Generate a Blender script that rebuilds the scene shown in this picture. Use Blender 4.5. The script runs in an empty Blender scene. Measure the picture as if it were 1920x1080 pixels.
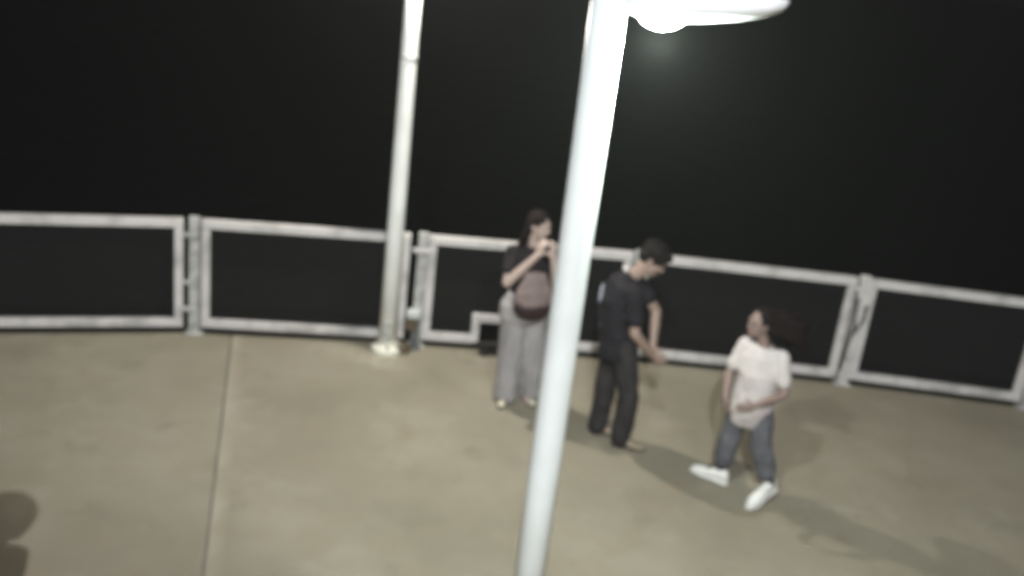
import bpy, bmesh, math, random
from mathutils import Vector, Matrix, noise
random.seed(7)
V = Vector
sc = bpy.context.scene

# ------------------------------------------------------------------ camera
CAM = V((0, 0, 4.2))
ROLL = math.radians(6.77); PITCH = math.radians(20.4)
s_, c_ = math.sin(PITCH), math.cos(PITCH)
fwd = V((0, c_, -s_)); r0 = V((1, 0, 0)); u0 = V((0, s_, c_))
right = r0*math.cos(ROLL) + u0*math.sin(ROLL)
upv = u0*math.cos(ROLL) - r0*math.sin(ROLL)
cd = bpy.data.cameras.new('camera'); cam = bpy.data.objects.new('camera', cd)
sc.collection.objects.link(cam)
M = Matrix((right, upv, -fwd)).transposed().to_4x4(); M.translation = CAM
cam.matrix_world = M
cd.sensor_width = 36; cd.lens = 37.5; cd.clip_end = 2000; cd.clip_start = 0.05
cd.dof.use_dof = True; cd.dof.focus_distance = 1.2; cd.dof.aperture_fstop = 4.4
sc.camera = cam
sc.cycles.filter_width = 2.4
sc.cycles.use_denoising = True
sc.cycles.volume_bounces = 0

# ------------------------------------------------------------------ night sky
w = bpy.data.worlds.new("World"); sc.world = w; w.use_nodes = True
bg = w.node_tree.nodes['Background']
bg.inputs['Color'].default_value = (0.95, 0.95, 1.0, 1)
bg.inputs['Strength'].default_value = 0.004
sc.view_settings.view_transform = 'Standard'
sc.view_settings.look = 'None'
sc.view_settings.exposure = 0
sc.view_settings.gamma = 1
LAMP_W = 300.0          # power of the front lamp
FAR_W = 480.0           # power of the far lamp
NEAR_W = 6400.0          # power of the lamp behind the camera
HAZE = 0.0012
LAMP_COL = (1.0, 0.975, 0.93)

# ------------------------------------------------------------------ helpers
COL = sc.collection

def tag(o, label=None, cat=None, group=None, kind=None):
    if label: o['label'] = label
    if cat: o['category'] = cat
    if group: o['group'] = group
    if kind: o['kind'] = kind
    return o

def empty(name, loc=(0, 0, 0), rz=0):
    o = bpy.data.objects.new(name, None); COL.objects.link(o)
    o.location = loc; o.rotation_euler = (0, 0, rz); o.empty_display_size = 0.2
    return o

def link(name, me, mat=None, parent=None):
    o = bpy.data.objects.new(name, me); COL.objects.link(o)
    if mat: me.materials.append(mat)
    if parent: o.parent = parent
    return o

def obj(name, bm, mat, parent=None, smooth=False):
    me = bpy.data.meshes.new(name)
    bmesh.ops.recalc_face_normals(bm, faces=bm.faces)
    bm.to_mesh(me); bm.free()
    if smooth:
        for p in me.polygons: p.use_smooth = True
    return link(name, me, mat, parent)

def box(bm, c, s, bevel=0.0, rot=None):
    """box with centre c and full size s"""
    mt = Matrix.Translation(c)
    if rot is not None: mt = mt @ rot.to_4x4()
    r = bmesh.ops.create_cube(bm, size=1, matrix=mt @ Matrix.Diagonal((s[0], s[1], s[2], 1)))
    if bevel:
        es = list({e for v in r['verts'] for e in v.link_edges})
        bmesh.ops.bevel(bm, geom=es, offset=bevel, segments=2, profile=0.6, affect='EDGES')

def loft(bm, rings, seg=14, capped=True):
    """rings: (centre, side vector, front vector): half axes of an ellipse; dome ends come from small rings"""
    prev = None; first = None
    for c, a, b in rings:
        cur = [bm.verts.new(c + a*math.cos(2*math.pi*i/seg) + b*math.sin(2*math.pi*i/seg)) for i in range(seg)]
        if prev:
            for i in range(seg):
                bm.faces.new((prev[i], prev[(i+1) % seg], cur[(i+1) % seg], cur[i]))
        else:
            first = cur
        prev = cur
    if capped:
        bm.faces.new(first[::-1]); bm.faces.new(prev)

def perp(d):
    d = d.normalized()
    a = d.cross(V((0, 0, 1)))
    if a.length < 0.1: a = d.cross(V((1, 0, 0)))
    a.normalize(); return a, d.cross(a).normalized()

def cap(bm, p0, r0, p1, r1, seg=12):
    """tapered capsule"""
    p0, p1 = V(p0), V(p1); d = (p1-p0)
    if d.length < 1e-5: d = V((0, 0, 1e-4))
    n = d.normalized(); a, b = perp(n); rings = []
    for t in (-80, -50, -22):
        k = math.radians(t); rings.append((p0 + n*(r0*math.sin(k)), a*(r0*math.cos(k)), b*(r0*math.cos(k))))
    rings.append((p0, a*r0, b*r0)); rings.append((p1, a*r1, b*r1))
    for t in (22, 50, 80):
        k = math.radians(t); rings.append((p1 + n*(r1*math.sin(k)), a*(r1*math.cos(k)), b*(r1*math.cos(k))))
    loft(bm, rings, seg)

def chain(bm, pts, rad):
    for i in range(len(pts)-1):
        cap(bm, pts[i], rad[i], pts[i+1], rad[i+1])

def cyl(bm, p0, r0, p1, r1=None, seg=20):
    p0, p1 = V(p0), V(p1); a, b = perp(p1-p0); r1 = r0 if r1 is None else r1
    loft(bm, [(p0, a*r0, b*r0), (p1, a*r1, b*r1)], seg)

def ell(bm, c, ax, ay, az, seg=14):
    """ellipsoid with half-axis vectors"""
    c = V(c); rings = []
    for t in (-82, -60, -38, -15, 15, 38, 60, 82):
        k = math.radians(t); rings.append((c + az*math.sin(k), ax*math.cos(k), ay*math.cos(k)))
    loft(bm, rings, seg)

def fuse(name, bm, mat, parent, voxel=0.008, iters=4, wrinkle=0.0, wscale=9.0, stretch=(1, 1, 1)):
    """weld overlapping closed shapes into ONE continuous surface"""
    me = bpy.data.meshes.new('raw')
    bmesh.ops.recalc_face_normals(bm, faces=bm.faces)
    bm.to_mesh(me); bm.free()
    o = bpy.data.objects.new('raw', me); COL.objects.link(o)
    m = o.modifiers.new('remesh', 'REMESH'); m.mode = 'VOXEL'; m.voxel_size = voxel
    if iters:
        sm = o.modifiers.new('smooth', 'SMOOTH'); sm.factor = 0.5; sm.iterations = iters
    bpy.context.view_layer.update()
    dg = bpy.context.evaluated_depsgraph_get()
    out = bpy.data.meshes.new_from_object(o.evaluated_get(dg))
    bpy.data.objects.remove(o); bpy.data.meshes.remove(me)
    out.name = name
    out.materials.clear()
    if wrinkle:
        ns = [v.normal.copy() for v in out.vertices]
        for v, n in zip(out.vertices, ns):
            p = V((v.co.x*stretch[0], v.co.y*stretch[1], v.co.z*stretch[2]))*wscale
            k = noise.noise(p) + 0.5*noise.noise(p*2.3 + V((5, 1, 2)))
            v.co += n*(wrinkle*k)
    for p in out.polygons: p.use_smooth = True
    return link(name, out, mat, parent)

# ------------------------------------------------------------------ materials
def mat(name, col, rough=0.6, metal=0.0, var=0.0, scale=6.0, bump=0.0, bscale=60.0, col2=None, spec=0.4, lo=0.35, hi=0.7):
    m = bpy.data.materials.new(name); m.use_nodes = True
    nt = m.node_tree; n = nt.nodes; b = n['Principled BSDF']
    b.inputs['Base Color'].default_value = (*col, 1); b.inputs['Roughness'].default_value = rough
    b.inputs['Metallic'].default_value = metal; b.inputs['Specular IOR Level'].default_value = spec
    tc = n.new('ShaderNodeTexCoord')
    if var or col2:
        no = n.new('ShaderNodeTexNoise'); no.inputs['Scale'].default_value = scale; no.inputs['Detail'].default_value = 6
        nt.links.new(tc.outputs['Object'], no.inputs['Vector'])
        rp = n.new('ShaderNodeValToRGB'); nt.links.new(no.outputs['Fac'], rp.inputs['Fac'])
        rp.color_ramp.elements[0].position = lo; rp.color_ramp.elements[1].position = hi
        rp.color_ramp.elements[0].color = (*(col2 or [k*(1-var) for k in col]), 1)
        rp.color_ramp.elements[1].color = (*[min(1, k*(1+var*0.5)) for k in col], 1)
        nt.links.new(rp.outputs['Color'], b.inputs['Base Color'])
    if bump:
        nb = n.new('ShaderNodeTexNoise'); nb.inputs['Scale'].default_value = bscale; nb.inputs['Detail'].default_value = 4
        nt.links.new(tc.outputs['Object'], nb.inputs['Vector'])
        bp = n.new('ShaderNodeBump'); bp.inputs['Strength'].default_value = bump; bp.inputs['Distance'].default_value = 0.01
        nt.links.new(nb.outputs['Fac'], bp.inputs['Height']); nt.links.new(bp.outputs['Normal'], b.inputs['Normal'])
    return m

j_top = V((-2.60, 9.28, 0)); j_dir = V((0.79, -3.30, 0)).normalized()   # joint in the deck
def concrete():
    m = bpy.data.materials.new('worn_concrete'); m.use_nodes = True
    nt = m.node_tree; n = nt.nodes; L = nt.links; b = n['Principled BSDF']
    b.inputs['Roughness'].default_value = 0.82; b.inputs['Specular IOR Level'].default_value = 0.25
    tc = n.new('ShaderNodeTexCoord')
    def nz(scale, det, lo, hi, rough=0.55):
        t = n.new('ShaderNodeTexNoise'); t.inputs['Scale'].default_value = scale; t.inputs['Detail'].default_value = det
        t.inputs['Roughness'].default_value = rough
        L.new(tc.outputs['Object'], t.inputs['Vector'])
        r = n.new('ShaderNodeMapRange'); r.inputs['From Min'].default_value = lo; r.inputs['From Max'].default_value = hi
        L.new(t.outputs['Fac'], r.inputs['Value']); return r.outputs['Result']
    def mix(f, a, c, blend='MIX', fac=None):
        x = n.new('ShaderNodeMix'); x.data_type = 'RGBA'; x.blend_type = blend
        if f is None: x.inputs['Factor'].default_value = fac
        else: L.new(f, x.inputs['Factor'])
        for k, s in ((6, a), (7, c)):
            if isinstance(s, tuple): x.inputs[k].default_value = (*s, 1)
            else: L.new(s, x.inputs[k])
        return x.outputs[2]
    c = mix(nz(0.9, 5, 0.35, 0.68), (0.222, 0.198, 0.148), (0.285, 0.255, 0.197))
    c = mix(nz(3.2, 6, 0.52, 0.75), c, (0.248, 0.211, 0.154))
    st = nz(2.1, 4, 0.60, 0.74)
    c2 = mix(st, c, (0.182, 0.162, 0.121))
    c = mix(None, c, c2, fac=0.55)
    sp = nz(14, 3, 0.68, 0.74)
    c2 = mix(sp, c, (0.155, 0.142, 0.110))
    c = mix(None, c, c2, fac=0.5)
    def stain(cx, cy, rx, ry, colr, amt, sc=9):
        mp = n.new('ShaderNodeMapping'); mp.inputs['Location'].default_value = (-cx/rx, -cy/ry, 0); mp.inputs['Scale'].default_value = (1/rx, 1/ry, 0)
        L.new(tc.outputs['Object'], mp.inputs['Vector'])
        ln = n.new('ShaderNodeVectorMath'); ln.operation = 'LENGTH'; L.new(mp.outputs['Vector'], ln.inputs[0])
        r = n.new('ShaderNodeMapRange'); r.inputs['From Min'].default_value = 1.0; r.inputs['From Max'].default_value = 0.2
        L.new(ln.outputs['Value'], r.inputs['Value'])
        ml = n.new('ShaderNodeMath'); ml.operation = 'MULTIPLY'; L.new(r.outputs['Result'], ml.inputs[0]); L.new(nz(sc, 4, 0.38, 0.62), ml.inputs[1])
        m2 = n.new('ShaderNodeMath'); m2.operation = 'MULTIPLY'; L.new(ml.outputs[0], m2.inputs[0]); m2.inputs[1].default_value = amt
        return mix(m2.outputs[0], c, colr)
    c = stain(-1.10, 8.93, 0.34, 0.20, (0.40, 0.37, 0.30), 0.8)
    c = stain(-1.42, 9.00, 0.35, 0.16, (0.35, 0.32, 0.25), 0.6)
    c = stain(-2.35, 8.75, 0.09, 0.05, (0.16, 0.145, 0.11), 0.9, 4)
    c = stain(-0.30, 9.15, 0.11, 0.06, (0.17, 0.15, 0.12), 0.9, 4)
    c = stain(2.62, 7.25, 0.38, 0.10, (0.33, 0.31, 0.26), 0.7)
    # worn paler edge along the right side of the joint
    nx, ny = -j_dir.y, j_dir.x
    dt = n.new('ShaderNodeVectorMath'); dt.operation = 'DOT_PRODUCT'; dt.inputs[1].default_value = (nx, ny, 0)
    L.new(tc.outputs['Object'], dt.inputs[0])
    ed = n.new('ShaderNodeMapRange'); c0 = nx*j_top.x + ny*j_top.y
    ed.inputs['From Min'].default_value = c0 + 0.13; ed.inputs['From Max'].default_value = c0 + 0.03
    L.new(dt.outputs['Value'], ed.inputs['Value'])
    gt = n.new('ShaderNodeMath'); gt.operation = 'GREATER_THAN'; L.new(dt.outputs['Value'], gt.inputs[0]); gt.inputs[1].default_value = c0
    m1 = n.new('ShaderNodeMath'); m1.operation = 'MULTIPLY'; L.new(ed.outputs['Result'], m1.inputs[0]); L.new(gt.outputs[0], m1.inputs[1])
    m2 = n.new('ShaderNodeMath'); m2.operation = 'MULTIPLY'; L.new(m1.outputs[0], m2.inputs[0]); L.new(nz(2.5, 4, 0.25, 0.7), m2.inputs[1])
    c = mix(m2.outputs[0], c, (0.36, 0.315, 0.255))
    pl = nz(1.7, 5, 0.56, 0.74, 0.62)
    c2 = mix(pl, c, (0.34, 0.31, 0.25)); c = mix(None, c, c2, fac=0.55)
    gr = nz(90, 3, 0.3, 0.7)
    c2 = mix(gr, (0.90, 0.90, 0.90), (1.08, 1.08, 1.08))
    c = mix(None, c, c2, 'MULTIPLY', 0.5)
    L.new(c, b.inputs['Base Color'])
    t = n.new('ShaderNodeTexNoise'); t.inputs['Scale'].default_value = 55; t.inputs['Detail'].default_value = 6
    L.new(tc.outputs['Object'], t.inputs['Vector'])
    bp = n.new('ShaderNodeBump'); bp.inputs['Strength'].default_value = 0.25; bp.inputs['Distance'].default_value = 0.006
    L.new(t.outputs['Fac'], bp.inputs['Height']); L.new(bp.outputs['Normal'], b.inputs['Normal'])
    return m

def water_mat():
    m = bpy.data.materials.new('dark_water'); m.use_nodes = True
    nt = m.node_tree; n = nt.nodes; L = nt.links; b = n['Principled BSDF']
    b.inputs['Base Color'].default_value = (0.020, 0.022, 0.019, 1)
    b.inputs['Roughness'].default_value = 0.28; b.inputs['IOR'].default_value = 1.33
    tc = n.new('ShaderNodeTexCoord')
    t = n.new('ShaderNodeTexNoise'); t.inputs['Scale'].default_value = 0.9; t.inputs['Detail'].default_value = 5
    L.new(tc.outputs['Object'], t.inputs['Vector'])
    bp = n.new('ShaderNodeBump'); bp.inputs['Strength'].default_value = 0.5; bp.inputs['Distance'].default_value = 0.12
    L.new(t.outputs['Fac'], bp.inputs['Height']); L.new(bp.outputs['Normal'], b.inputs['Normal'])
    return m

M_CONC = concrete()
M_BASE = mat('slab_underside', (0.16, 0.15, 0.12), 0.9, var=0.3)
M_WATER = water_mat()
M_RAIL = mat('scuffed_white_rail_paint', (0.49, 0.465, 0.455), 0.55, var=0.30, scale=5, bump=0.15, bscale=40, lo=0.3, hi=0.55)
M_POST = mat('weathered_grey_post', (0.40, 0.395, 0.375), 0.6, var=0.35, scale=14, bump=0.3, lo=0.35, hi=0.6)
M_GALV = mat('dull_wire', (0.06, 0.06, 0.06), 0.6, 0.4)
M_POLE = mat('white_pole_paint', (0.84, 0.84, 0.81), 0.42, var=0.10, scale=3, bump=0.06, bscale=25)
M_POLE2 = mat('cool_white_pole_paint', (0.81, 0.85, 0.84), 0.42, var=0.08, scale=3, bump=0.06, bscale=25)
M_CREAM = mat('cream_collar_paint', (0.74, 0.72, 0.62), 0.5, var=0.15, scale=8)
M_HEAD = mat('lamp_housing_paint', (0.86, 0.87, 0.88), 0.45, var=0.03, scale=6)
M_IRON = mat('dark_iron', (0.035, 0.032, 0.030), 0.55, 0.3, var=0.4, scale=20, bump=0.4)
M_ROPE = mat('brown_rope', (0.13, 0.095, 0.06), 0.9, var=0.5, scale=30, bump=0.5, bscale=120)
M_BLUEGREY = mat('dull_grey_pipe', (0.15, 0.155, 0.16), 0.6, var=0.4, scale=15)
M_LIGHTBOX = mat('pale_plastic_box', (0.50, 0.52, 0.52), 0.5, var=0.15, scale=15)

def glow(name, col, st):
    m = bpy.data.materials.new(name); m.use_nodes = True
    b = m.node_tree.nodes['Principled BSDF']
    b.inputs['Base Color'].default_value = (0.9, 0.9, 0.9, 1)
    b.inputs['Emission Color'].default_value = (*col, 1); b.inputs['Emission Strength'].default_value = st
    return m
M_LENS = glow('lit_lens', LAMP_COL, 25.0)

# ------------------------------------------------------------------ setting: water, pavement
bm = bmesh.new()
bmesh.ops.create_grid(bm, x_segments=1, y_segments=1, size=140, matrix=Matrix.Translation((0, 0, -2.6)))
tag(obj('water', bm, M_WATER), kind='structure')

hz = bpy.data.materials.new('night_haze'); hz.use_nodes = True
for nd in list(hz.node_tree.nodes):
    if nd.type == 'BSDF_PRINCIPLED': hz.node_tree.nodes.remove(nd)
pv = hz.node_tree.nodes.new('ShaderNodeVolumePrincipled')
pv.inputs['Color'].default_value = (0.95, 0.98, 0.96, 1); pv.inputs['Density'].default_value = HAZE
pv.inputs['Anisotropy'].default_value = 0.35
hz.node_tree.links.new(pv.outputs['Volume'], hz.node_tree.nodes['Material Output'].inputs['Volume'])
bm = bmesh.new(); bmesh.ops.create_cube(bm, size=1, matrix=Matrix.Translation((0, 0, 0.85)) @ Matrix.Diagonal((290, 290, 9.0, 1)))
tag(obj('haze', bm, hz), kind='stuff')

# rail line: ends of the panels on the ground, left to right
EDGE = [(-14.0, 5.2), (-9.6, 6.95), (-6.55, 8.18), (-4.79, 8.50), (-2.93, 9.09), (-0.90, 9.41), (1.15, 9.645), (3.32, 9.69), (5.12, 9.63), (7.2, 9.45), (10.5, 8.9), (14.0, 8.1)]
OFF = 0.03
edge = [V((x, y + OFF, 0)) for x, y in EDGE]
def slab(name, pts, z0, z1, m, parent=None, bev=0.0):
    bm = bmesh.new()
    vs = [bm.verts.new((x, y, z1)) for x, y in pts]
    f = bm.faces.new(vs)
    if f.normal.z < 0: f.normal_flip()
    r = bmesh.ops.extrude_face_region(bm, geom=[f])
    for v in r['geom']:
        if isinstance(v, bmesh.types.BMVert): v.co.z = z0
    if bev:
        es = [e for e in bm.edges if all(abs(v.co.z - z1) < 1e-6 for v in e.verts)]
        bmesh.ops.bevel(bm, geom=es, offset=bev, segments=2, affect='EDGES')
    return obj(name, bm, m, parent)

base = slab('pavement', [(p.x, p.y - 0.01) for p in edge] + [(14, -7), (-14, -7)], -0.75, -0.016, M_BASE)
tag(base, kind='structure')
# the joint between the two casts runs from the rail towards the camera
def on_joint(y): t = (y - j_top.y)/j_dir.y; return j_top.x + j_dir.x*t
g = 0.008
lt = [(p.x, p.y) for p in edge if p.x < -2.7]
rt = [(p.x, p.y) for p in edge if p.x > -2.5]
jy = edge[4].y + (edge[5].y-edge[4].y)*((-2.62 - edge[4].x)/(edge[5].x-edge[4].x))
slab('slab', lt + [(on_joint(jy) - g, jy), (on_joint(-7) - g, -7), (-14, -7)], -0.014, 0.0, M_CONC, base, 0.006)
slab('slab', [(on_joint(jy) + g, jy)] + rt + [(14, -7), (on_joint(-7) + g, -7)], -0.014, 0.003, M_CONC, base, 0.010)

# ------------------------------------------------------------------ railing
RZ0, RZ1, TW = 0.075, 1.12, 0.078       # underside, top, tube width
def panel(a, b, label, notch=None, gap=0.05, meshed=True, gap1=None):
    a, b = V((*a, 0)), V((*b, 0)); d = (b-a); L = d.length; ang = math.atan2(d.y, d.x)
    root = empty('railing', a, ang)
    tag(root, label, 'railing', 'framed railings along the edge')
    x0, x1 = gap, L-(gap if gap1 is None else gap1); h = TW
    def bar(name, c, s, bev=0.008):
        bm = bmesh.new(); box(bm, V(c), s, bev); return obj(name, bm, M_RAIL, root)
    bar('top_rail', ((x0+x1)/2, 0, RZ1-h/2), (x1-x0, h*1.05, h))
    for x in (x0+h/2, x1-h/2):
        bar('stile', (x, 0, (RZ0+RZ1)/2), (h, h*0.98, RZ1-RZ0-2*h - 0.002))
    zb = RZ0+h/2
    if notch:
        n0, n1, nh = notch
        bar('bottom_rail', ((x0+n0)/2, 0, zb), (n0-x0, h*1.03, h))
        bar('bottom_rail', ((x1+n1)/2, 0, zb), (x1-n1, h*1.03, h))
        bar('notch_upright', (n0-h/2, 0, zb+h/2+nh/2), (h, h*0.99, nh-0.002))
        bar('notch_upright', (n1+h/2, 0, zb+h/2+nh/2), (h, h*0.99, nh-0.002))
        bar('notch_rail', ((n0+n1)/2, 0, zb+nh+h), (n1-n0+2*h, h*1.03, h))
    else:
        bar('bottom_rail', ((x0+x1)/2, 0, zb), (x1-x0, h*1.03, h))
    if meshed:
        bm = bmesh.new(); sp = 0.025; wt = 0.0022
        x = x0+h+sp/2
        while x < x1-h:
            zlo = RZ0+h
            if notch and notch[0]-h < x < notch[1]+h: zlo = RZ0+2*h+notch[2]
            box(bm, V((x, 0.004, (zlo+RZ1-h)/2)), (wt, wt, RZ1-h-zlo)); x += sp
        z = RZ0+h+sp/2
        while z < RZ1-h:
            if notch and z < RZ0+2*h+notch[2]:
                box(bm, V(((x0+h+notch[0]-h)/2, 0, z)), (notch[0]-h-x0-h, wt, wt))
                box(bm, V(((x1-h+notch[1]+h)/2, 0, z)), (x1-h-notch[1]-h, wt, wt))
            else:
                box(bm, V(((x0+x1)/2, 0, z)), (x1-x0-2*h, wt, wt))
            z += sp
        tag(obj('wire_mesh', bm, M_GALV, root), kind='stuff')
    return root

def post(p, label, rz=0.0, wide=0.07, brackets=(0.25, 0.9), mt=None, narrow=False):
    root = empty('railing_post', (p[0], p[1], 0), rz)
    tag(root, label, 'post', 'posts between the railing panels')
    bm = bmesh.new(); box(bm, V((0, 0.005, 0.575)), (wide, 0.06, 1.14), 0.008)
    obj('upright', bm, mt or M_POST, root)
    bm = bmesh.new(); box(bm, V((0, 0.0, 0.009)), (wide+0.07, 0.12, 0.012), 0.003)
    for q in (-1, 1): cyl(bm, (q*(wide/2+0.02), -0.035, 0.0151), 0.009, (q*(wide/2+0.02), -0.035, 0.026), seg=8)
    obj('foot_plate', bm, M_POST, root)
    for z in brackets:
        bm = bmesh.new(); box(bm, V((0 if not narrow else -0.035, -0.033, z)), (wide+(0.1 if not narrow else 0.03), 0.012, 0.045), 0.003)
        obj('bracket', bm, M_RAIL if not narrow else M_POST, root)
    return root

E_ = EDGE
panel(E_[1], E_[2], 'white framed railing panel far to the left, mostly beyond the picture')
panel(E_[2], E_[3], 'white framed railing panel cut by the left edge, second from the left')
panel(E_[3], E_[4], 'leftmost white framed railing panel, cut by the left edge of the view', gap=0.075)
panel(E_[4], E_[5], 'complete white framed railing panel to the left of the slim far lamp post', gap=0.085)
panel(E_[5], E_[6], 'white railing panel with a stepped notch in its bottom rail, behind the woman', notch=(0.635, 1.20, 0.145), gap=0.085, gap1=0.045)
panel(E_[6], E_[7], 'white framed railing panel between the man in dark clothes and the girl', gap=0.045, gap1=0.06)
panel(E_[7], E_[8], 'white framed railing panel right of the girl, last complete one on the right', gap=0.06)
panel(E_[8], E_[9], 'white framed railing panel starting at the right edge of the view', gap=0.06)
def ang(i):
    a, b = V(E_[i-1]), V(E_[i+1]); d = b-a; return math.atan2(d.y, d.x)
post(E_[3], 'white railing post beyond the left edge', ang(3))
post((E_[4][0]+0.025, E_[4][1]-0.006), 'grey railing post joining the two panels left of the far lamp post', ang(4), 0.095, (0.26, 0.52, 0.98), narrow=True)
post((E_[5][0]+0.035, E_[5][1]-0.01), 'mottled grey railing post just right of the slim far lamp post', ang(5), 0.095, (0.98,))
post(E_[6], 'railing post hidden behind the man in dark clothes', ang(6), 0.05)
pc = post((E_[7][0]+0.02, E_[7][1]), 'wide pale railing post between the girl and the right edge', ang(7), 0.10, (1.02,), mt=M_RAIL)
post(E_[8], 'white railing post at the right edge of the view', ang(8), 0.07)

# chain slung across the wide post
def torus_link(bm, c, d, nrm, R=0.022, r=0.006):
    d = d.normalized(); nrm = nrm.normalized(); k = 8
    pts = [c + d*(R*1.35*math.cos(2*math.pi*i/k)) + nrm*(R*0.8*math.sin(2*math.pi*i/k)) for i in range(k)]
    for i in range(k): cyl(bm, pts[i], r, pts[(i+1) % k], r, 6)
def hang_chain(pts, label, loc):
    root = empty('chain', loc); tag(root, label, 'chain')
    fl = 0
    for i in range(len(pts)-1):
        a, b = V(pts[i]), V(pts[i+1]); L = (b-a).length; n = max(1, int(L/0.045)); d = (b-a).normalized()
        s1, s2 = perp(d)
        for k in range(n):
            bm = bmesh.new(); torus_link(bm, V((0, 0, 0)), d, s1 if fl else s2); fl = 1-fl
            o = obj('chain_link', bm, M_IRON, root, True); o.location = a.lerp(b, (k+0.5)/n)
    return root
c7 = V((E_[7][0], E_[7][1]-0.055, 0))
hang_chain([(-0.03, 0, 0.92), (-0.01, 0, 0.62), (-0.05, 0, 0.18)], 'dark chain hanging down the left side of the wide pale railing post', c7)
hang_chain([(0.07, 0, 0.86), (0.065, 0, 0.70), (0.0, 0, 0.56)], 'short dark chain slung across the front of the wide pale railing post', c7)

# fittings at the post beside the far lamp post
pb = V((E_[5][0]+0.0, E_[5][1]-0.085, 0))
t = empty('standpipe', pb + V((0.03, 0, 0))); tag(t, 'short grey standpipe with a pale cap beside the foot of the far lamp post', 'standpipe')
bm = bmesh.new(); cyl(bm, (0, 0, 0.004), 0.04, (0, 0, 0.30), 0.04, 16); cyl(bm, (0, 0, 0.004), 0.065, (0, 0, 0.03), 0.065, 16); obj('pipe', bm, M_BLUEGREY, t, False)
bm = bmesh.new(); box(bm, V((-0.02, -0.02, 0.365)), (0.13, 0.11, 0.07), 0.015); obj('cap', bm, M_LIGHTBOX, t)
bm = bmesh.new(); box(bm, V((-0.035, -0.045, 0.265)), (0.10, 0.05, 0.12), 0.015); obj('valve_box', bm, M_ROPE, t)
bm = bmesh.new()
rr = random.Random(3)
pts = []
for i in range(46):
    a = i*0.55; r = 0.055+0.03*rr.random()
    pts.append(V((r*math.cos(a)*1.1, r*math.sin(a), 0.018+0.0013*i+0.008*rr.random())))
for i in range(45): cyl(bm, pts[i], 0.012, pts[i+1], 0.012, 6)
o = obj('rope_coil', bm, M_ROPE, None, True); o.location = (pb.x-0.07, pb.y-0.11, 0.003)
tag(o, 'small tangled brown rope coil on the deck at the foot of the far lamp post', 'rope')

# dark cleat in the notch
t = empty('mooring_cleat', (-0.13, 9.40, 0.003), 0.35)
tag(t, 'low dark iron cleat on the deck in the notch under the railing', 'cleat')
bm = bmesh.new(); box(bm, V((0, 0, 0.014)), (0.22, 0.11, 0.024), 0.006); obj('base_plate', bm, M_IRON, t)
bm = bmesh.new()
for q in (-1, 1): cap(bm, (q*0.05, 0, 0.02), 0.026, (q*0.05, 0, 0.10), 0.022)
cap(bm, (-0.19, 0, 0.118), 0.016, (0, 0, 0.105), 0.03); cap(bm, (0, 0, 0.105), 0.03, (0.19, 0, 0.118), 0.016)
fuse('horns', bm, M_IRON, t, 0.008, 3)

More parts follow.
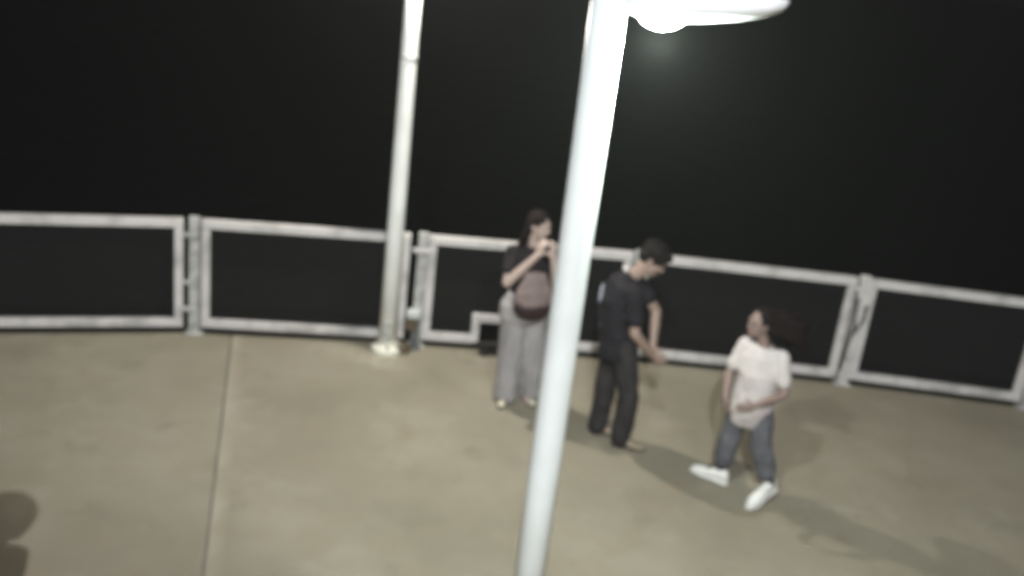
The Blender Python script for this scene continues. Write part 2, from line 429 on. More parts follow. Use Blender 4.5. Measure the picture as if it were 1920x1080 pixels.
# ------------------------------------------------------------------ lamp posts
def lamp_post(loc, r_bot, r_top, h, ang_head, power, label, zhead, col=None, lens=None, soft=0.05, band=False, paint=None):
    root = empty('lamp_post', loc, ang_head); tag(root, label, 'lamp post', 'lamp posts on the promenade')
    bm = bmesh.new(); a, b = V((1, 0, 0)), V((0, 1, 0))
    loft(bm, [(V((0, 0, z)), a*r, b*r) for z, r in ((0.05, r_bot), (h*0.33, r_bot+(r_top-r_bot)*0.33), (h*0.66, r_bot+(r_top-r_bot)*0.66), (h, r_top))], 32, True)
    obj('pole', bm, paint or M_POLE, root, False).data.polygons.foreach_set('use_smooth', [True]*96+[False]*2)
    bm = bmesh.new()
    loft(bm, [(V((0, 0, z)), a*r, b*r) for z, r in ((0.0, 0.145), (0.045, 0.148), (0.06, 0.14), (0.075, r_bot+0.012), (0.11, r_bot+0.006))], 28)
    obj('base_collar', bm, M_CREAM, root)
    for k in range(4):
        bm = bmesh.new(); q = math.pi/4+k*math.pi/2; cyl(bm, (0.122*math.cos(q), 0.122*math.sin(q), 0.0565), 0.013, (0.122*math.cos(q), 0.122*math.sin(q), 0.085), seg=6)
        obj('anchor_bolt', bm, M_IRON, root)
    bm = bmesh.new(); box(bm, V((0.0, -r_bot+0.004, 0.24)), (0.085, 0.022, 0.17), 0.006, Matrix.Rotation(0, 3, 'Z'))
    hh = obj('handhole_cover', bm, M_POST, root); hh.rotation_euler = (0, 0, -ang_head)
    zr = 2.76
    if band:
      bm = bmesh.new(); rr_ = r_bot+(r_top-r_bot)*zr/h
      loft(bm, [(V((0, 0, z)), a*r, b*r) for z, r in ((zr-0.012, rr_+0.002), (zr-0.01, rr_+0.006), (zr+0.01, rr_+0.006), (zr+0.012, rr_+0.002))], 28)
      obj('seam_band', bm, M_POST, root)
    bm = bmesh.new(); ell(bm, (0, 0, h), a*r_top*1.04, b*r_top*1.04, V((0, 0, 0.03))); obj('pole_cap', bm, M_POLE, root, True)
    # head: shallow rounded housing reaching out along local x
    zh = zhead
    bm = bmesh.new()
    cyl(bm, (0.03, 0, zh+0.10), 0.035, (0.20, 0, zh+0.12), 0.035, 14); obj('arm', bm, M_HEAD, root, True)
    bm = bmesh.new(); rings = []
    for x, hw, hz, zc in ((0.085, .055, .035, .10), (.10, .10, .055, .10), (.16, .135, .075, .105), (.26, .155, .085, .112), (.42, .155, .082, .125), (.58, .145, .072, .14), (.70, .12, .058, .155), (.77, .08, .04, .168), (.80, .03, .015, .175)):
        rings.append((V((x, 0, zh+zc-0.062)), V((0, hw, 0)), V((0, 0, hz))))
    loft(bm, rings, 24); obj('housing', bm, M_HEAD, root, True)
    bm = bmesh.new(); ell(bm, (0.25, 0, zh+0.0), V((0.115, 0, 0.006)), V((0, 0.115, 0)), V((0, 0, 0.072)), 24)
    obj('lens', bm, lens or M_LENS, root, True)
    ld = bpy.data.lights.new('lamp_light', 'POINT'); ld.energy = power; ld.shadow_soft_size = soft; ld.color = col or LAMP_COL
    lo = bpy.data.objects.new('lamp_light', ld); COL.objects.link(lo); lo.parent = root; lo.location = (0.25, 0, zh-0.125)
    return root

lamp_post((0.285, 5.0, 0.003), 0.084, 0.082, 4.05, 0.0, LAMP_W, 'thick bright white lamp post in the foreground with its lit lamp head', 3.745, paint=M_POLE2, col=(0.90, 1.0, 0.90))
lamp_post((-1.11, 9.20, 0.003), 0.082, 0.064, 4.45, math.radians(-35), FAR_W, 'slim white lamp post behind, standing at the railing on a cream collar', 4.15, band=True, col=(1.0, 0.955, 0.85))

lamp_post((-0.50, -4.0, 0.003), 0.10, 0.09, 8.75, 0.0, NEAR_W, 'tall white lamp post behind the viewpoint, next in the row along the promenade', 8.45, col=(0.945, 0.975, 1.0), soft=0.10)

# ------------------------------------------------------------------ people
def skin(name, col): return mat(name, col, 0.55, var=0.10, scale=25, bump=0.08, bscale=180)
SK1 = skin('skin_tan', (0.30, 0.21, 0.172)); SK2 = skin('skin_fair', (0.44, 0.335, 0.295)); SK3 = skin('skin_brown', (0.22, 0.155, 0.135))
M_EYE = mat('eye', (0.03, 0.02, 0.02), 0.2)
M_LIP = mat('lips', (0.30, 0.14, 0.12), 0.5)
def hairmat(name, col): return mat(name, col, 0.75, var=0.4, scale=40, bump=0.4, bscale=120, spec=0.12)

def hand(bm, wrist, d, n, side, curl=0.6, k=1.0):
    """palm, four fingers of different lengths and a thumb; d along the fingers, n out of the palm, side towards the thumb"""
    d = d.normalized(); n = (n - d*n.dot(d)).normalized(); t = d.cross(n).normalized()
    if t.dot(side) < 0: t = -t
    L = 0.088*k
    rings = []
    for f, a, b in ((0.0, .026, .02), (.25, .034, .017), (.6, .040, .015), (1.0, .040, .012)):
        rings.append((wrist + d*(L*f), t*(a*k), n*(b*k)))
    loft(bm, rings, 12)
    for i, (off, ln) in enumerate(((.029, .070), (.010, .078), (-.010, .072), (-.029, .056))):
        p = wrist + d*(L*0.93) + t*(off*k); c = curl*(0.8+0.1*i)
        q = p + (d*math.cos(c*0.5) + n*math.sin(c*0.5))*(ln*k*0.45)
        e = q + (d*math.cos(c*1.2) + n*math.sin(c*1.2))*(ln*k*0.32)
        g2 = e + (d*math.cos(c*1.8) + n*math.sin(c*1.8))*(ln*k*0.24)
        chain(bm, [p, q, e, g2], [.0095*k, .0088*k, .008*k, .0068*k])
    p = wrist + d*(L*0.25) + t*(.026*k)
    q = p + (d*0.6 + t*0.75 + n*0.25).normalized()*(0.04*k)
    e = q + (d*0.85 + t*0.25 + n*0.45).normalized()*(0.032*k)
    chain(bm, [p, q, e], [.013*k, .0105*k, .008*k])

def head(bm, c, f, u, k=1.0):
    f = f.normalized(); s = u.cross(f).normalized(); u = f.cross(s).normalized()
    P = lambda a, b, z: c + f*(a*k) + s*(b*k) + u*(z*k)
    ell(bm, P(-.008, 0, .028), f*.098*k, s*.077*k, u*.092*k, 20)       # skull
    ell(bm, P(.022, 0, -.035), f*.068*k, s*.060*k, u*.080*k, 18)       # face
    ell(bm, P(.050, 0, -.088), f*.034*k, s*.034*k, u*.026*k)           # chin
    for q in (-1, 1):
        ell(bm, P(.060, q*.034, -.022), f*.024*k, s*.024*k, u*.022*k)  # cheek
        ell(bm, P(.078, q*.030, .030), f*.014*k, s*.028*k, u*.010*k)   # brow
        ell(bm, P(-.006, q*.079, -.004), f*.021*k, s*.009*k, u*.032*k) # ear
    cap(bm, P(.082, 0, .022), .010*k, P(.106, 0, -.018), .013*k)       # nose
    for q in (-1, 1): ell(bm, P(.096, q*.011, -.022), f*.010*k, s*.009*k, u*.008*k)
    ell(bm, P(.084, 0, -.052), f*.010*k, s*.024*k, u*.007*k)           # lips
    ell(bm, P(.082, 0, -.063), f*.010*k, s*.021*k, u*.007*k)
    return P, f, s, u

def face_bits(P, f, s, u, root, k=1.0):
    for q in (-1, 1):
        bm = bmesh.new(); ell(bm, P(.083, q*.031, .008), f*.010*k, s*.014*k, u*.007*k); obj('eye', bm, M_EYE, root, True)
    bm = bmesh.new(); ell(bm, P(.088, 0, -.0575), f*.009*k, s*.022*k, u*.009*k); obj('mouth', bm, M_LIP, root, True)

def shoe(name, heel, toe, mt, parent, up=V((0, 0, 1)), w=0.045, sole=None, hgt=0.075):
    heel, toe = V(heel), V(toe); d = (toe-heel); L = d.length; d.normalize()
    s = up.cross(d).normalized(); n = d.cross(s).normalized()
    bm = bmesh.new()
    prof = ((0.02, .60, .60), (.10, .80, .95), (.28, .82, 1.0), (.45, .82, .82), (.62, .98, .62), (.80, .98, .52), (.93, .75, .42), (1.0, .40, .28))
    loft(bm, [(heel + d*(L*f) + n*(hgt*0.5*z + 0.012), s*(w*a), n*(hgt*0.5*z)) for f, a, z in prof], 16)
    o = fuse(name, bm, mt, parent, 0.006, 4)
    bm = bmesh.new()
    loft(bm, [(heel + d*(L*f) + n*0.011, s*(w*a*1.04), n*0.010) for f, a in ((-.01, .55), (.06, .86), (.3, .84), (.45, .82), (.65, 1.0), (.82, .98), (.95, .72), (1.02, .35))], 16)
    obj('sole', bm, sole or mt, o, False)
    return o

def torso(bm, pts, axes, fdir):
    """pts centres from bottom to top, axes (half width, half depth); fdir front direction; round cross sections"""
    rings = []
    for i, (p, (a, b)) in enumerate(zip(pts, axes)):
        up = (pts[min(i+1, len(pts)-1)] - pts[max(i-1, 0)]).normalized()
        s = up.cross(fdir).normalized(); f = s.cross(up).normalized()
        rings.append((p, s*a, f*b))
    loft(bm, rings, 20)

# ---- man in dark clothes: leaning over, both hands held together in front
R = empty('person', (0.95, 7.97, 0.003))
INV = {}
def rel(o, root):            # world-space mesh under a thing whose origin is at its feet
    o.parent = root; o.matrix_parent_inverse = Matrix.Translation(-root.location)
    return o
class Fig:
    """collects world-space meshes of one figure under its Empty"""
    def __init__(self, loc, label):
        self.root = empty('person', loc); tag(self.root, label, 'person'); bpy.context.view_layer.update()
    def fuse(self, name, bm, m, parent=None, **k): return self.fix(fuse(name, bm, m, parent or self.root, **k))
    def fix(self, o):
        if o.parent == self.root: o.matrix_parent_inverse = Matrix.Translation(-self.root.location)
        return o
bpy.data.objects.remove(R)

def face_bits_fig(fig, P, f, s, u, k=1.0):
    before = set(bpy.data.objects); face_bits(P, f, s, u, fig.root, k)
    for o in set(bpy.data.objects)-before: fig.fix(o)

M_NAVY = mat('dark_navy_tee', (0.017, 0.015, 0.019), 0.85, var=0.25, scale=8, spec=0.2)
M_CHAR = mat('charcoal_trousers', (0.032, 0.029, 0.030), 0.85, var=0.25, scale=9, spec=0.2)
M_TAN = mat('tan_shoe', (0.30, 0.25, 0.18), 0.6, var=0.3, scale=20)
M_SOLE = mat('dark_sole', (0.05, 0.045, 0.035), 0.8)
M_WHITE = mat('white_cotton', (0.52, 0.475, 0.462), 0.85, var=0.06, scale=10, spec=0.2)
H_BLACK = hairmat('black_hair', (0.013, 0.010, 0.010)); H_DARK = mat('dark_brown_hair', (0.014, 0.009, 0.009), 0.8, var=0.3, scale=40, bump=0.4, bscale=120, spec=0.1)
M_PRINT = mat('pale_shirt_print', (0.42, 0.43, 0.52), 0.8, var=0.4, scale=25)

fg = Fig((0.97, 7.95, 0.003), 'man in dark T-shirt and trousers bending his head over his joined hands')
hc = V((1.070, 7.95, 1.615)); hf = V((0.80, -0.25, -0.52)); hu = V((0.52, -0.05, 0.82))
sR, eR, wR = V((0.945, 7.765, 1.385)), V((0.995, 7.700, 1.075)), V((1.185, 7.830, 0.850))
sL, eL, wL = V((0.965, 8.155, 1.39)), V((1.190, 8.150, 1.120)), V((1.190, 7.985, 0.855))
aR, kR, pR = V((1.035, 7.865, 0.085)), V((1.045, 7.860, 0.47)), V((0.940, 7.865, 0.90))
aL, kL, pL = V((0.850, 8.050, 0.085)), V((0.872, 8.055, 0.47)), V((0.900, 8.055, 0.90))
bm = bmesh.new(); P, f, s, u = head(bm, hc, hf, hu, 1.06)
chain(bm, [V((0.915, 7.96, 1.44)), V((0.98, 7.955, 1.51)), P(-.02, 0, -.05)], [.062, .058, .058])
fd = V((1, -0.15, 0))
torso(bm, [V((0.905, 7.96, .86)), V((0.89, 7.96, 1.05)), V((0.875, 7.96, 1.25)), V((0.90, 7.96, 1.40)), V((0.925, 7.96, 1.46))], [(.15, .11), (.145, .10), (.165, .115), (.17, .095), (.07, .06)], fd)
for a, b, c, tip, n, sd in ((sR, eR, wR, V((1.0, 0.2, -0.75)), V((-.2, .8, .5)), V((.3, .2, .9))), (sL, eL, wL, V((.75, -.45, -.8)), V((-.2, -.8, .5)), V((.3, -.2, .9)))):
    chain(bm, [a, a.lerp(b, .5), b], [.060, .050, .043]); chain(bm, [b, b.lerp(c, .35), c], [.043, .043, .029]); hand(bm, c, tip, n, sd, 0.8)
for a, b, c in ((pR, kR, aR), (pL, kL, aL)):
    chain(bm, [a, b], [.088, .060]); chain(bm, [b, b.lerp(c, .35), c], [.058, .056, .042]); cap(bm, c, .042, c+V((.10, -.02, -.045)), .032)
fg.fuse('body', bm, SK1, voxel=0.006, iters=3)
face_bits_fig(fg, P, f, s, u, 1.06)
bm = bmesh.new()
torso(bm, [V((0.915, 7.96, .79)), V((0.90, 7.96, .95)), V((0.878, 7.96, 1.10)), V((0.866, 7.96, 1.27)), V((0.895, 7.96, 1.40)), V((0.93, 7.96, 1.475))], [(.205, .165), (.20, .165), (.20, .170), (.21, .168), (.20, .135), (.085, .075)], fd)
for a, b in ((sR, eR), (sL, eL)):
    p0 = a + (V((0.9, 7.96, 1.36))-a)*.3
    chain(bm, [p0, a, a.lerp(b, .62)], [.075, .078, .076])
fg.fuse('shirt', bm, M_NAVY, voxel=0.008, iters=4, wrinkle=.010, wscale=8)
bm = bmesh.new()
torso(bm, [V((0.925, 7.96, .78)), V((0.915, 7.96, .90)), V((0.91, 7.96, .99))], [(.175, .145), (.175, .14), (.16, .12)], fd)
for a, b, c in ((pR, kR, aR), (pL, kL, aL)):
    chain(bm, [a, b, c+V((0, 0, -.01))], [.112, .090, .082])
fg.fuse('trousers', bm, M_CHAR, voxel=0.008, iters=4, wrinkle=.012, wscale=9, stretch=(1, 1, .7))
for h0, t0 in ((V((.965, 7.860, .003)), V((1.245, 7.825, .003))), (V((.795, 8.060, .003)), V((1.065, 8.020, .003)))):
    fg.fix(shoe('shoe', h0, t0, M_TAN, fg.root, sole=M_SOLE, hgt=.085))
bm = bmesh.new()
ell(bm, P(-.018, 0, .052), f*.124, s*.104, u*.098, 20)
ell(bm, P(-.058, 0, .010), f*.070, s*.092, u*.080, 16)
ell(bm, P(.050, 0, .085), f*.070, s*.078, u*.042, 14)
rr = random.Random(11)
for i in range(70):
    a = rr.uniform(0, 6.28); z = rr.uniform(0.1, 1); q = math.sqrt(1-z*z)
    o0 = P(-.02 +   .115*q*math.cos(a), .096*q*math.sin(a), .045+.098*z); cap(bm, o0, .012, o0 + f*rr.uniform(-.01, .025) + u*rr.uniform(-.004, .012)+s*rr.uniform(-.012, .012), .006, 6)
fg.fuse('hair', bm, H_BLACK, voxel=0.006, iters=2, wrinkle=.004, wscale=40)
bm = bmesh.new()
for i in range(3):
    a0 = math.radians(165+i*20); 
    if i: 
        a1 = math.radians(165+(i-1)*20)
        cap(bm, V((0.945+.075*math.cos(a1), 7.955+.085*math.sin(a1), 1.50-.02*math.cos(a1))), .024, V((0.945+.075*math.cos(a0), 7.955+.085*math.sin(a0), 1.50-.02*math.cos(a0))), .024)
fg.fuse('collar', bm, M_WHITE, voxel=0.006, iters=3)
# pale print on the back of the tee, a thin patch lying on the cloth
for z0, hgt in ((1.30, .17), (1.075, .10)):
    bm = bmesh.new(); ell(bm, V((0.706 if z0 > 1.2 else 0.735, 7.925, z0)), V((0.012, 0, 0)), V((0, .07, 0)), V((0.005, 0, hgt*.5)))
    fg.fuse('shirt_print', bm, M_PRINT, voxel=0.006, iters=2)

# ---- woman facing the camera with both forearms raised
M_BLACKTOP = mat('black_top', (0.018, 0.014, 0.016), 0.85, var=0.25, scale=9, spec=0.2)
M_PALE = mat('light_grey_trousers', (0.31, 0.29, 0.292), 0.85, var=0.14, scale=7, spec=0.2)
M_MAUVE = mat('mauve_bag', (0.205, 0.152, 0.146), 0.7, var=0.2, scale=12)
M_MAROON = mat('dark_maroon_leather', (0.026, 0.011, 0.013), 0.6, var=0.3, scale=14)
M_CREAMSHOE = mat('cream_toe', (0.58, 0.54, 0.42), 0.6, var=0.1)
M_OLIVE = mat('dark_olive_shoe', (0.06, 0.05, 0.025), 0.7)
fg = Fig((0.14, 8.47, 0.003), 'woman in light grey wide trousers raising both forearms to her face')
k = .97
hc = V((0.165, 8.43, 1.635)); hf = V((0.80, -0.55, -0.12)); hu = V((0.05, -.05, 1))
fd = V((0.30, -0.95, 0)); sd = V((-0.95, -0.30, 0))     # sd: her right, image left
cx = lambda a, z, fr=0.0: V((0.135, 8.47, 0)) + sd*a + fd*fr + V((0, 0, z))
sR, eR, wR = cx(.175, 1.385), V((-0.045, 8.30, 1.155)), V((0.175, 8.265, 1.435))
sL, eL, wL = cx(-.175, 1.385), V((0.375, 8.275, 1.13)), V((0.305, 8.225, 1.440))
aR, kR, pR = V((0.055, 8.43, .085)), V((0.06, 8.44, .48)), cx(.085, .90)
aL, kL, pL = V((0.265, 8.53, .085)), V((0.235, 8.50, .48)), cx(-.085, .90)
bm = bmesh.new(); P, f, s, u = head(bm, hc, hf, hu, k)
chain(bm, [cx(0, 1.42), P(-.02, 0, -.06)], [.050, .050])
torso(bm, [cx(0, .88), cx(0, 1.05), cx(0, 1.25, .01), cx(0, 1.38), cx(0, 1.44)], [(.155, .11), (.125, .09), (.145, .11), (.15, .085), (.06, .05)], fd)
for a, b, c, tip, n, td in ((sR, eR, wR, V((.25, -.05, .95)), V((.6, .7, .1)), V((.5, -.6, .2))), (sL, eL, wL, V((-.1, -.02, .98)), V((-.6, .7, .1)), V((-.5, -.6, .2)))):
    chain(bm, [a, a.lerp(b, .5), b], [.052, .046, .040]); chain(bm, [b, b.lerp(c, .35), c], [.040, .039, .026]); hand(bm, c, tip, n, td, 0.5, .95)
for a, b, c in ((pR, kR, aR), (pL, kL, aL)):
    chain(bm, [a, b], [.085, .056]); chain(bm, [b, b.lerp(c, .35), c], [.054, .052, .038]); cap(bm, c, .038, c+V((-.02, -.10, -.045)), .028)
fg.fuse('body', bm, SK2, voxel=0.006, iters=3)
face_bits_fig(fg, P, f, s, u, k)
bm = bmesh.new()
torso(bm, [cx(0, .93), cx(0, 1.05), cx(0, 1.25, .01), cx(0, 1.38), cx(0, 1.45)], [(.165, .13), (.15, .115), (.165, .13), (.17, .105), (.075, .065)], fd)
for a, b in ((sR, eR), (sL, eL)): chain(bm, [cx(0, 1.35).lerp(a, .6), a, a.lerp(b, .55)], [.065, .068, .064])
fg.fuse('top', bm, M_BLACKTOP, voxel=0.008, iters=4, wrinkle=.008, wscale=9)
bm = bmesh.new()
torso(bm, [cx(0, .80), cx(0, .92), cx(0, 1.03)], [(.225, .165), (.215, .155), (.165, .125)], fd)
for a, b, c in ((pR, kR, aR), (pL, kL, aL)):
    chain(bm, [a, b, c+V((0, 0, .01))], [.125, .118, .112])
fg.fuse('trousers', bm, M_PALE, voxel=0.008, iters=4, wrinkle=.012, wscale=8, stretch=(1.4, 1.4, .5))
for h0, t0 in ((V((.060, 8.50, .003)), V((.020, 8.27, .003))), (V((.265, 8.60, .003)), V((.30, 8.37, .003)))):
    sh = fg.fix(shoe('shoe', h0, t0, M_OLIVE, fg.root, sole=M_SOLE, w=.042, hgt=.07))
    d = (t0-h0); bm = bmesh.new(); c0 = h0 + d*.84 + V((0, 0, .030)); s0 = V((0, 0, 1)).cross(d.normalized())
    ell(bm, c0, d.normalized()*.042, s0*.040, V((0, 0, .024))); obj('toe_cap', bm, M_CREAMSHOE, sh, True)
bm = bmesh.new()
ell(bm, P(-.022, 0, .042), f*.104*k, s*.088*k, u*.092*k, 20)
ell(bm, P(-.065, 0, -.02), f*.060, s*.080, u*.10, 16)
rr = random.Random(5)
for i in range(46):
    q = rr.uniform(-1, 1); st = P(-.075+.03*abs(q), q*.075, rr.uniform(-.02, .06))
    m1 = P(-.12+.05*abs(q), q*.10, -.10); m2 = P(-.145+.05*abs(q), q*.10+rr.uniform(-.02, .02), -.22-rr.uniform(0, .06)); m3 = m2 + V((rr.uniform(-.02, .02), rr.uniform(-.02, .02), -rr.uniform(.02, .10)))
    chain(bm, [st, m1, m2, m3], [.026, .024, .019, .006])
fg.fuse('hair', bm, H_DARK, voxel=0.007, iters=2, wrinkle=.004, wscale=35)

# her bag
bg0 = V((0.185, 8.275, 0.0))
t = empty('handbag', (0.185, 8.275, 0.89)); tag(t, 'rounded mauve handbag with dark maroon bottom hanging in front of the woman', 'handbag')
fx = Matrix.Translation(-t.location)
bm = bmesh.new()
ring = []
for z, a, b in ((-.20, .06, .03), (-.185, .115, .05), (-.14, .165, .068), (-.05, .19, .075), (.05, .17, .066), (.13, .135, .05), (.20, .105, .03)):
    ring.append((V((0.185, 8.270, 1.085+z)), sd*a*.88, fd*b))
loft(bm, ring, 22)
o = fuse('bag_body', bm, M_MAUVE, t, voxel=.008, iters=4, wrinkle=.010, wscale=9); o.matrix_parent_inverse = fx
bm = bmesh.new()
ring = []
for z, a, b in ((-.215, .05, .03), (-.200, .12, .056), (-.15, .172, .076), (-.095, .190, .083), (-.075, .185, .07)):
    ring.append((V((0.185, 8.270, 1.085+z)), sd*a*.88, fd*b))
loft(bm, ring, 22)
o = fuse('bag_bottom', bm, M_MAROON, t, voxel=.008, iters=3); o.matrix_parent_inverse = fx
bm = bmesh.new()
chain(bm, [V((0.33, 8.27, 1.21)), V((0.325, 8.32, 1.36)), V((0.30, 8.39, 1.455)), V((0.295, 8.49, 1.465))], [.011]*4)
chain(bm, [V((0.05, 8.29, 1.21)), V((0.13, 8.33, 1.30)), V((0.25, 8.36, 1.41)), V((0.30, 8.39, 1.455))], [.011]*4)
o = fuse('strap', bm, M_MAROON, t, voxel=.006, iters=2); o.matrix_parent_inverse = fx

# ---- girl in a white T-shirt striding left, hair flying behind
M_JEAN = mat('grey_blue_jeans', (0.115, 0.115, 0.128), 0.85, var=0.25, scale=10, spec=0.2)
M_SNEAK = mat('white_sneaker', (0.72, 0.71, 0.68), 0.6, var=0.06, scale=15)
M_SOCK = mat('dark_sock', (0.035, 0.03, 0.03), 0.9)
fg = Fig((1.95, 7.40, 0.003), 'girl in a white T-shirt and jeans striding left with her dark hair flying')
k = .93
hc = V((1.855, 7.38, 1.405)); hf = V((-0.90, -0.38, 0.02)); hu = V((-.10, -.03, 1))
fd = V((-0.55, -0.835, 0)); sd = V((0.835, -0.55, 0))   # sd: her left, image right
cx = lambda a, z, fr=0.0: V((1.930, 7.40, 0)) + sd*a + fd*fr + V((0, 0, z))
sL, eL, wL = cx(.140, 1.175), V((2.105, 7.235, .925)), V((1.875, 7.130, .855))
sR, eR, wR = cx(-.150, 1.185), V((1.715, 7.450, .955)), V((1.685, 7.270, .825))
aR, kR, pR = V((1.800, 7.475, .105)), V((1.815, 7.420, .43)), cx(-.075, .745)
aL, kL, pL = V((2.150, 7.270, .150)), V((2.035, 7.305, .425)), cx(.075, .745)
bm = bmesh.new(); P, f, s, u = head(bm, hc, hf, hu, k)
chain(bm, [cx(0, 1.205), P(-.02, 0, -.06)], [.045, .046])
torso(bm, [cx(0, .72), cx(0, .86), cx(0, 1.04), cx(0, 1.165), cx(0, 1.23)], [(.135, .10), (.115, .085), (.13, .095), (.135, .075), (.055, .048)], fd)
for a, b, c, tip, n, tdir in ((sL, eL, wL, V((-.92, -.1, -.25)), V((0, .9, -.1)), V((0, 0, 1))), (sR, eR, wR, V((.1, -.75, -.55)), V((.8, .1, .1)), V((-.2, -.4, .8)))):
    chain(bm, [a, a.lerp(b, .5), b], [.045, .040, .035]); chain(bm, [b, b.lerp(c, .35), c], [.036, .035, .024]); hand(bm, c, tip, n, tdir, 0.5, .88)
for a, b, c, tp in ((pR, kR, aR, V((-.09, .01, -.02))), (pL, kL, aL, V((-.06, -.07, -.07)))):
    chain(bm, [a, b], [.074, .050]); chain(bm, [b, b.lerp(c, .35), c], [.049, .047, .034]); cap(bm, c, .034, c+tp, .026)
fg.fuse('body', bm, SK3, voxel=0.006, iters=3)
face_bits_fig(fg, P, f, s, u, k)
bm = bmesh.new()
torso(bm, [cx(-.03, .585, .035), cx(-.02, .66, .03), cx(-.005, .73, .012), cx(0, .86), cx(0, 1.02, .01), cx(0, 1.15), cx(0, 1.225)], [(.11, .10), (.145, .135), (.165, .145), (.165, .14), (.17, .14), (.165, .11), (.08, .065)], fd)
for a, b in ((sL, eL), (sR, eR)): chain(bm, [cx(0, 1.13).lerp(a, .6), a, a.lerp(b, .66)], [.064, .062, .062])
fg.fuse('shirt', bm, M_WHITE, voxel=0.008, iters=4, wrinkle=.010, wscale=8)
bm = bmesh.new()
torso(bm, [cx(0, .66), cx(0, .74), cx(0, .83)], [(.155, .125), (.155, .12), (.13, .10)], fd)
for a, b, c in ((pR, kR, aR), (pL, kL, aL)):
    e = b.lerp(c, .62)
    chain(bm, [a, b, e], [.095, .084, .080])
fg.fuse('jeans', bm, M_JEAN, voxel=0.008, iters=4, wrinkle=.010, wscale=9)
for b, c in ((kR, aR), (kL, aL)):
    bm = bmesh.new(); cap(bm, b.lerp(c, .55), .050, c, .042); fg.fuse('sock', bm, M_SOCK, voxel=.007, iters=2)
fg.fix(shoe('sneaker', V((1.870, 7.430, .003)), V((1.590, 7.540, .035)), M_SNEAK, fg.root, w=.050, hgt=.115))
fg.fix(shoe('sneaker', V((2.215, 7.335, .080)), V((1.975, 7.090, .008)), M_SNEAK, fg.root, w=.050, hgt=.115))
bm = bmesh.new()
ell(bm, P(-.034, 0, .042), f*.102*k, s*.096*k, u*.098*k, 20)
ell(bm, P(-.095, 0, -.01), f*.075, s*.085, u*.095, 16)
rr = random.Random(9)
for i in range(170):
    q = rr.uniform(-1, 1); v = rr.uniform(-1, 1)
    st = P(-.075, q*.065, .02+v*.06)
    m1 = P(-.15, q*.075, -.01+v*.06)
    ln = rr.uniform(.34, .66)
    m2 = m1 + V((.20*ln, .05, -.035+.03*v+rr.uniform(-.02, .02))) + s*(.03*q)
    m3 = m2 + V((.20*ln, .05, -.055+.03*v+rr.uniform(-.03, .03))) + s*(.04*q)
    chain(bm, [st, m1, m2, m3], [.030, .028, .020, .004])
fg.fuse('hair', bm, H_DARK, voxel=0.007, iters=1, wrinkle=.003, wscale=35)

# ---- someone standing just left of the view; the shadow of head and shoulder falls into the lower left corner
M_BROWNTOP = mat('brown_top', (0.085, 0.068, 0.046), 0.85, var=0.2, scale=9, spec=0.2)
fg = Fig((-2.585, 3.985, 0.003), 'person with bushy hair just outside the left edge, shadow falling into the lower left corner')
hc = V((-2.555, 3.975, 1.635)); hf = V((.2, .98, -.08)); hu = V((0, 0, 1))
fd = V((.2, .98, 0)); sd = V((.98, -.2, 0))
cx = lambda a, z, fr=0.0: V((-2.62, 3.97, -.01)) + sd*a + fd*fr + V((0, 0, z))
sL, eL, wL = cx(.19, 1.385), cx(.23, 1.05), cx(.20, .82, .10)
sR, eR, wR = cx(-.19, 1.385), cx(-.23, 1.05), cx(-.20, .82, .10)
aL, kL, pL = cx(.10, .085), cx(.10, .47, .02), cx(.085, .87)
aR, kR, pR = cx(-.10, .085, .05), cx(-.10, .47, .04), cx(-.085, .87)
bm = bmesh.new(); P, f, s, u = head(bm, hc, hf, hu)
chain(bm, [cx(0, 1.42), P(-.01, 0, -.05)], [.058, .056])
torso(bm, [cx(0, .84), cx(0, 1.0), cx(0, 1.2), cx(0, 1.385), cx(0, 1.44)], [(.15, .11), (.14, .10), (.16, .115), (.165, .09), (.06, .055)], fd)
for a, b, c, q in ((sL, eL, wL, 1), (sR, eR, wR, -1)):
    chain(bm, [a, a.lerp(b, .5), b], [.056, .048, .042]); chain(bm, [b, b.lerp(c, .35), c], [.042, .041, .028]); hand(bm, c, V((-.3, 0, -1)), sd*-q, fd, .6)
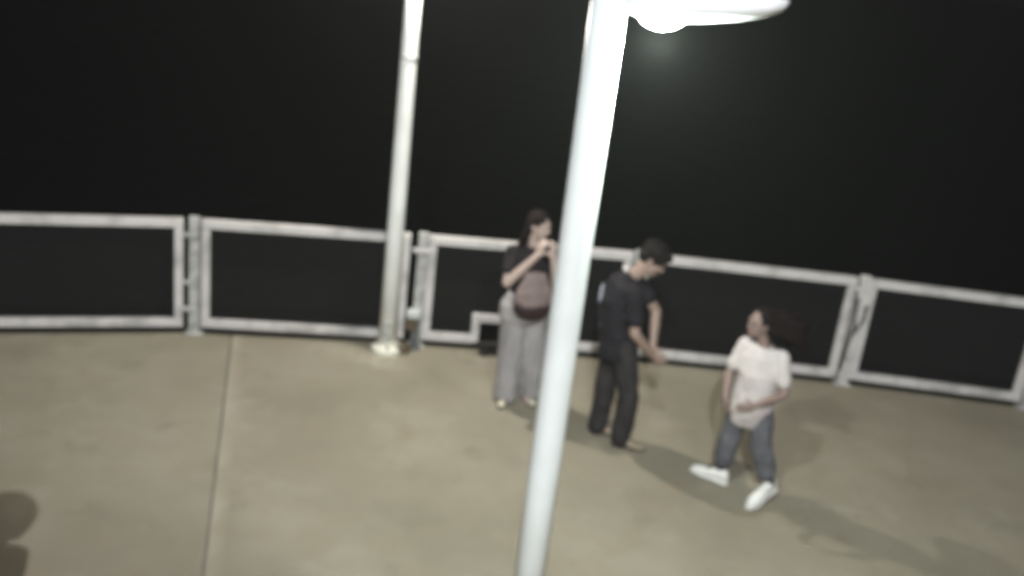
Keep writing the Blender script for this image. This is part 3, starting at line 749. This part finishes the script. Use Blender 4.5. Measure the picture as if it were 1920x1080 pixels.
for a, b, c in ((pL, kL, aL), (pR, kR, aR)):
    chain(bm, [a, b], [.086, .058]); chain(bm, [b, b.lerp(c, .35), c], [.056, .054, .04]); cap(bm, c, .04, c+fd*.10+V((0, 0, -.045)), .03)
fg.fuse('body', bm, SK2, voxel=0.006, iters=3)
face_bits_fig(fg, P, f, s, u)
bm = bmesh.new()
torso(bm, [cx(0, .78), cx(0, .95), cx(0, 1.2), cx(0, 1.37), cx(0, 1.455)], [(.18, .14), (.17, .13), (.18, .135), (.18, .105), (.075, .068)], fd)
for a, b in ((sL, eL), (sR, eR)): chain(bm, [cx(0, 1.365).lerp(a, .6), a, a.lerp(b, .6)], [.066, .068, .066])
fg.fuse('shirt', bm, M_BROWNTOP, voxel=.008, iters=4, wrinkle=.008, wscale=8)
bm = bmesh.new()
torso(bm, [cx(0, .78), cx(0, .88), cx(0, .96)], [(.17, .13), (.17, .125), (.15, .11)], fd)
for a, b, c in ((pL, kL, aL), (pR, kR, aR)): chain(bm, [a, b, c], [.105, .08, .07])
fg.fuse('trousers', bm, M_CHAR, voxel=.008, iters=4, wrinkle=.010, wscale=8)
for a in (aL, aR):
    h0 = V((a.x, a.y-.07, .003)); fg.fix(shoe('shoe', h0, h0+fd*.27, M_SOLE, fg.root))
bm = bmesh.new()
ell(bm, P(-.028, 0, .030), f*.145, s*.160, u*.125, 22)
ell(bm, P(-.06, 0, -.04), f*.072, s*.14, u*.095, 18)
rr = random.Random(21)
for i in range(150):
    q = rr.uniform(-1, 1.0)*2.3          # round the head from the nape
    rad = lambda z: math.sqrt(max(0.0, 1-z*z))
    pts = []
    for z in (.90, .45, 0.0, -.5, -.88):
        r_ = rad(z) if z > 0 else 1.0 + z*.10
        pts.append(P(-.028 -   .148*r_*math.cos(q*(.9+.1*z)), .162*r_*math.sin(q), .030+.108*z) + V((rr.uniform(-.004, .004), rr.uniform(-.004, .004), rr.uniform(-.01, .01))))
    if abs(q) > 1.9: pts = pts[:4]
    chain(bm, pts, [.010, .011, .011, .010, .005])
fg.fuse('hair', bm, H_DARK, voxel=.006, iters=1, wrinkle=.002, wscale=25)
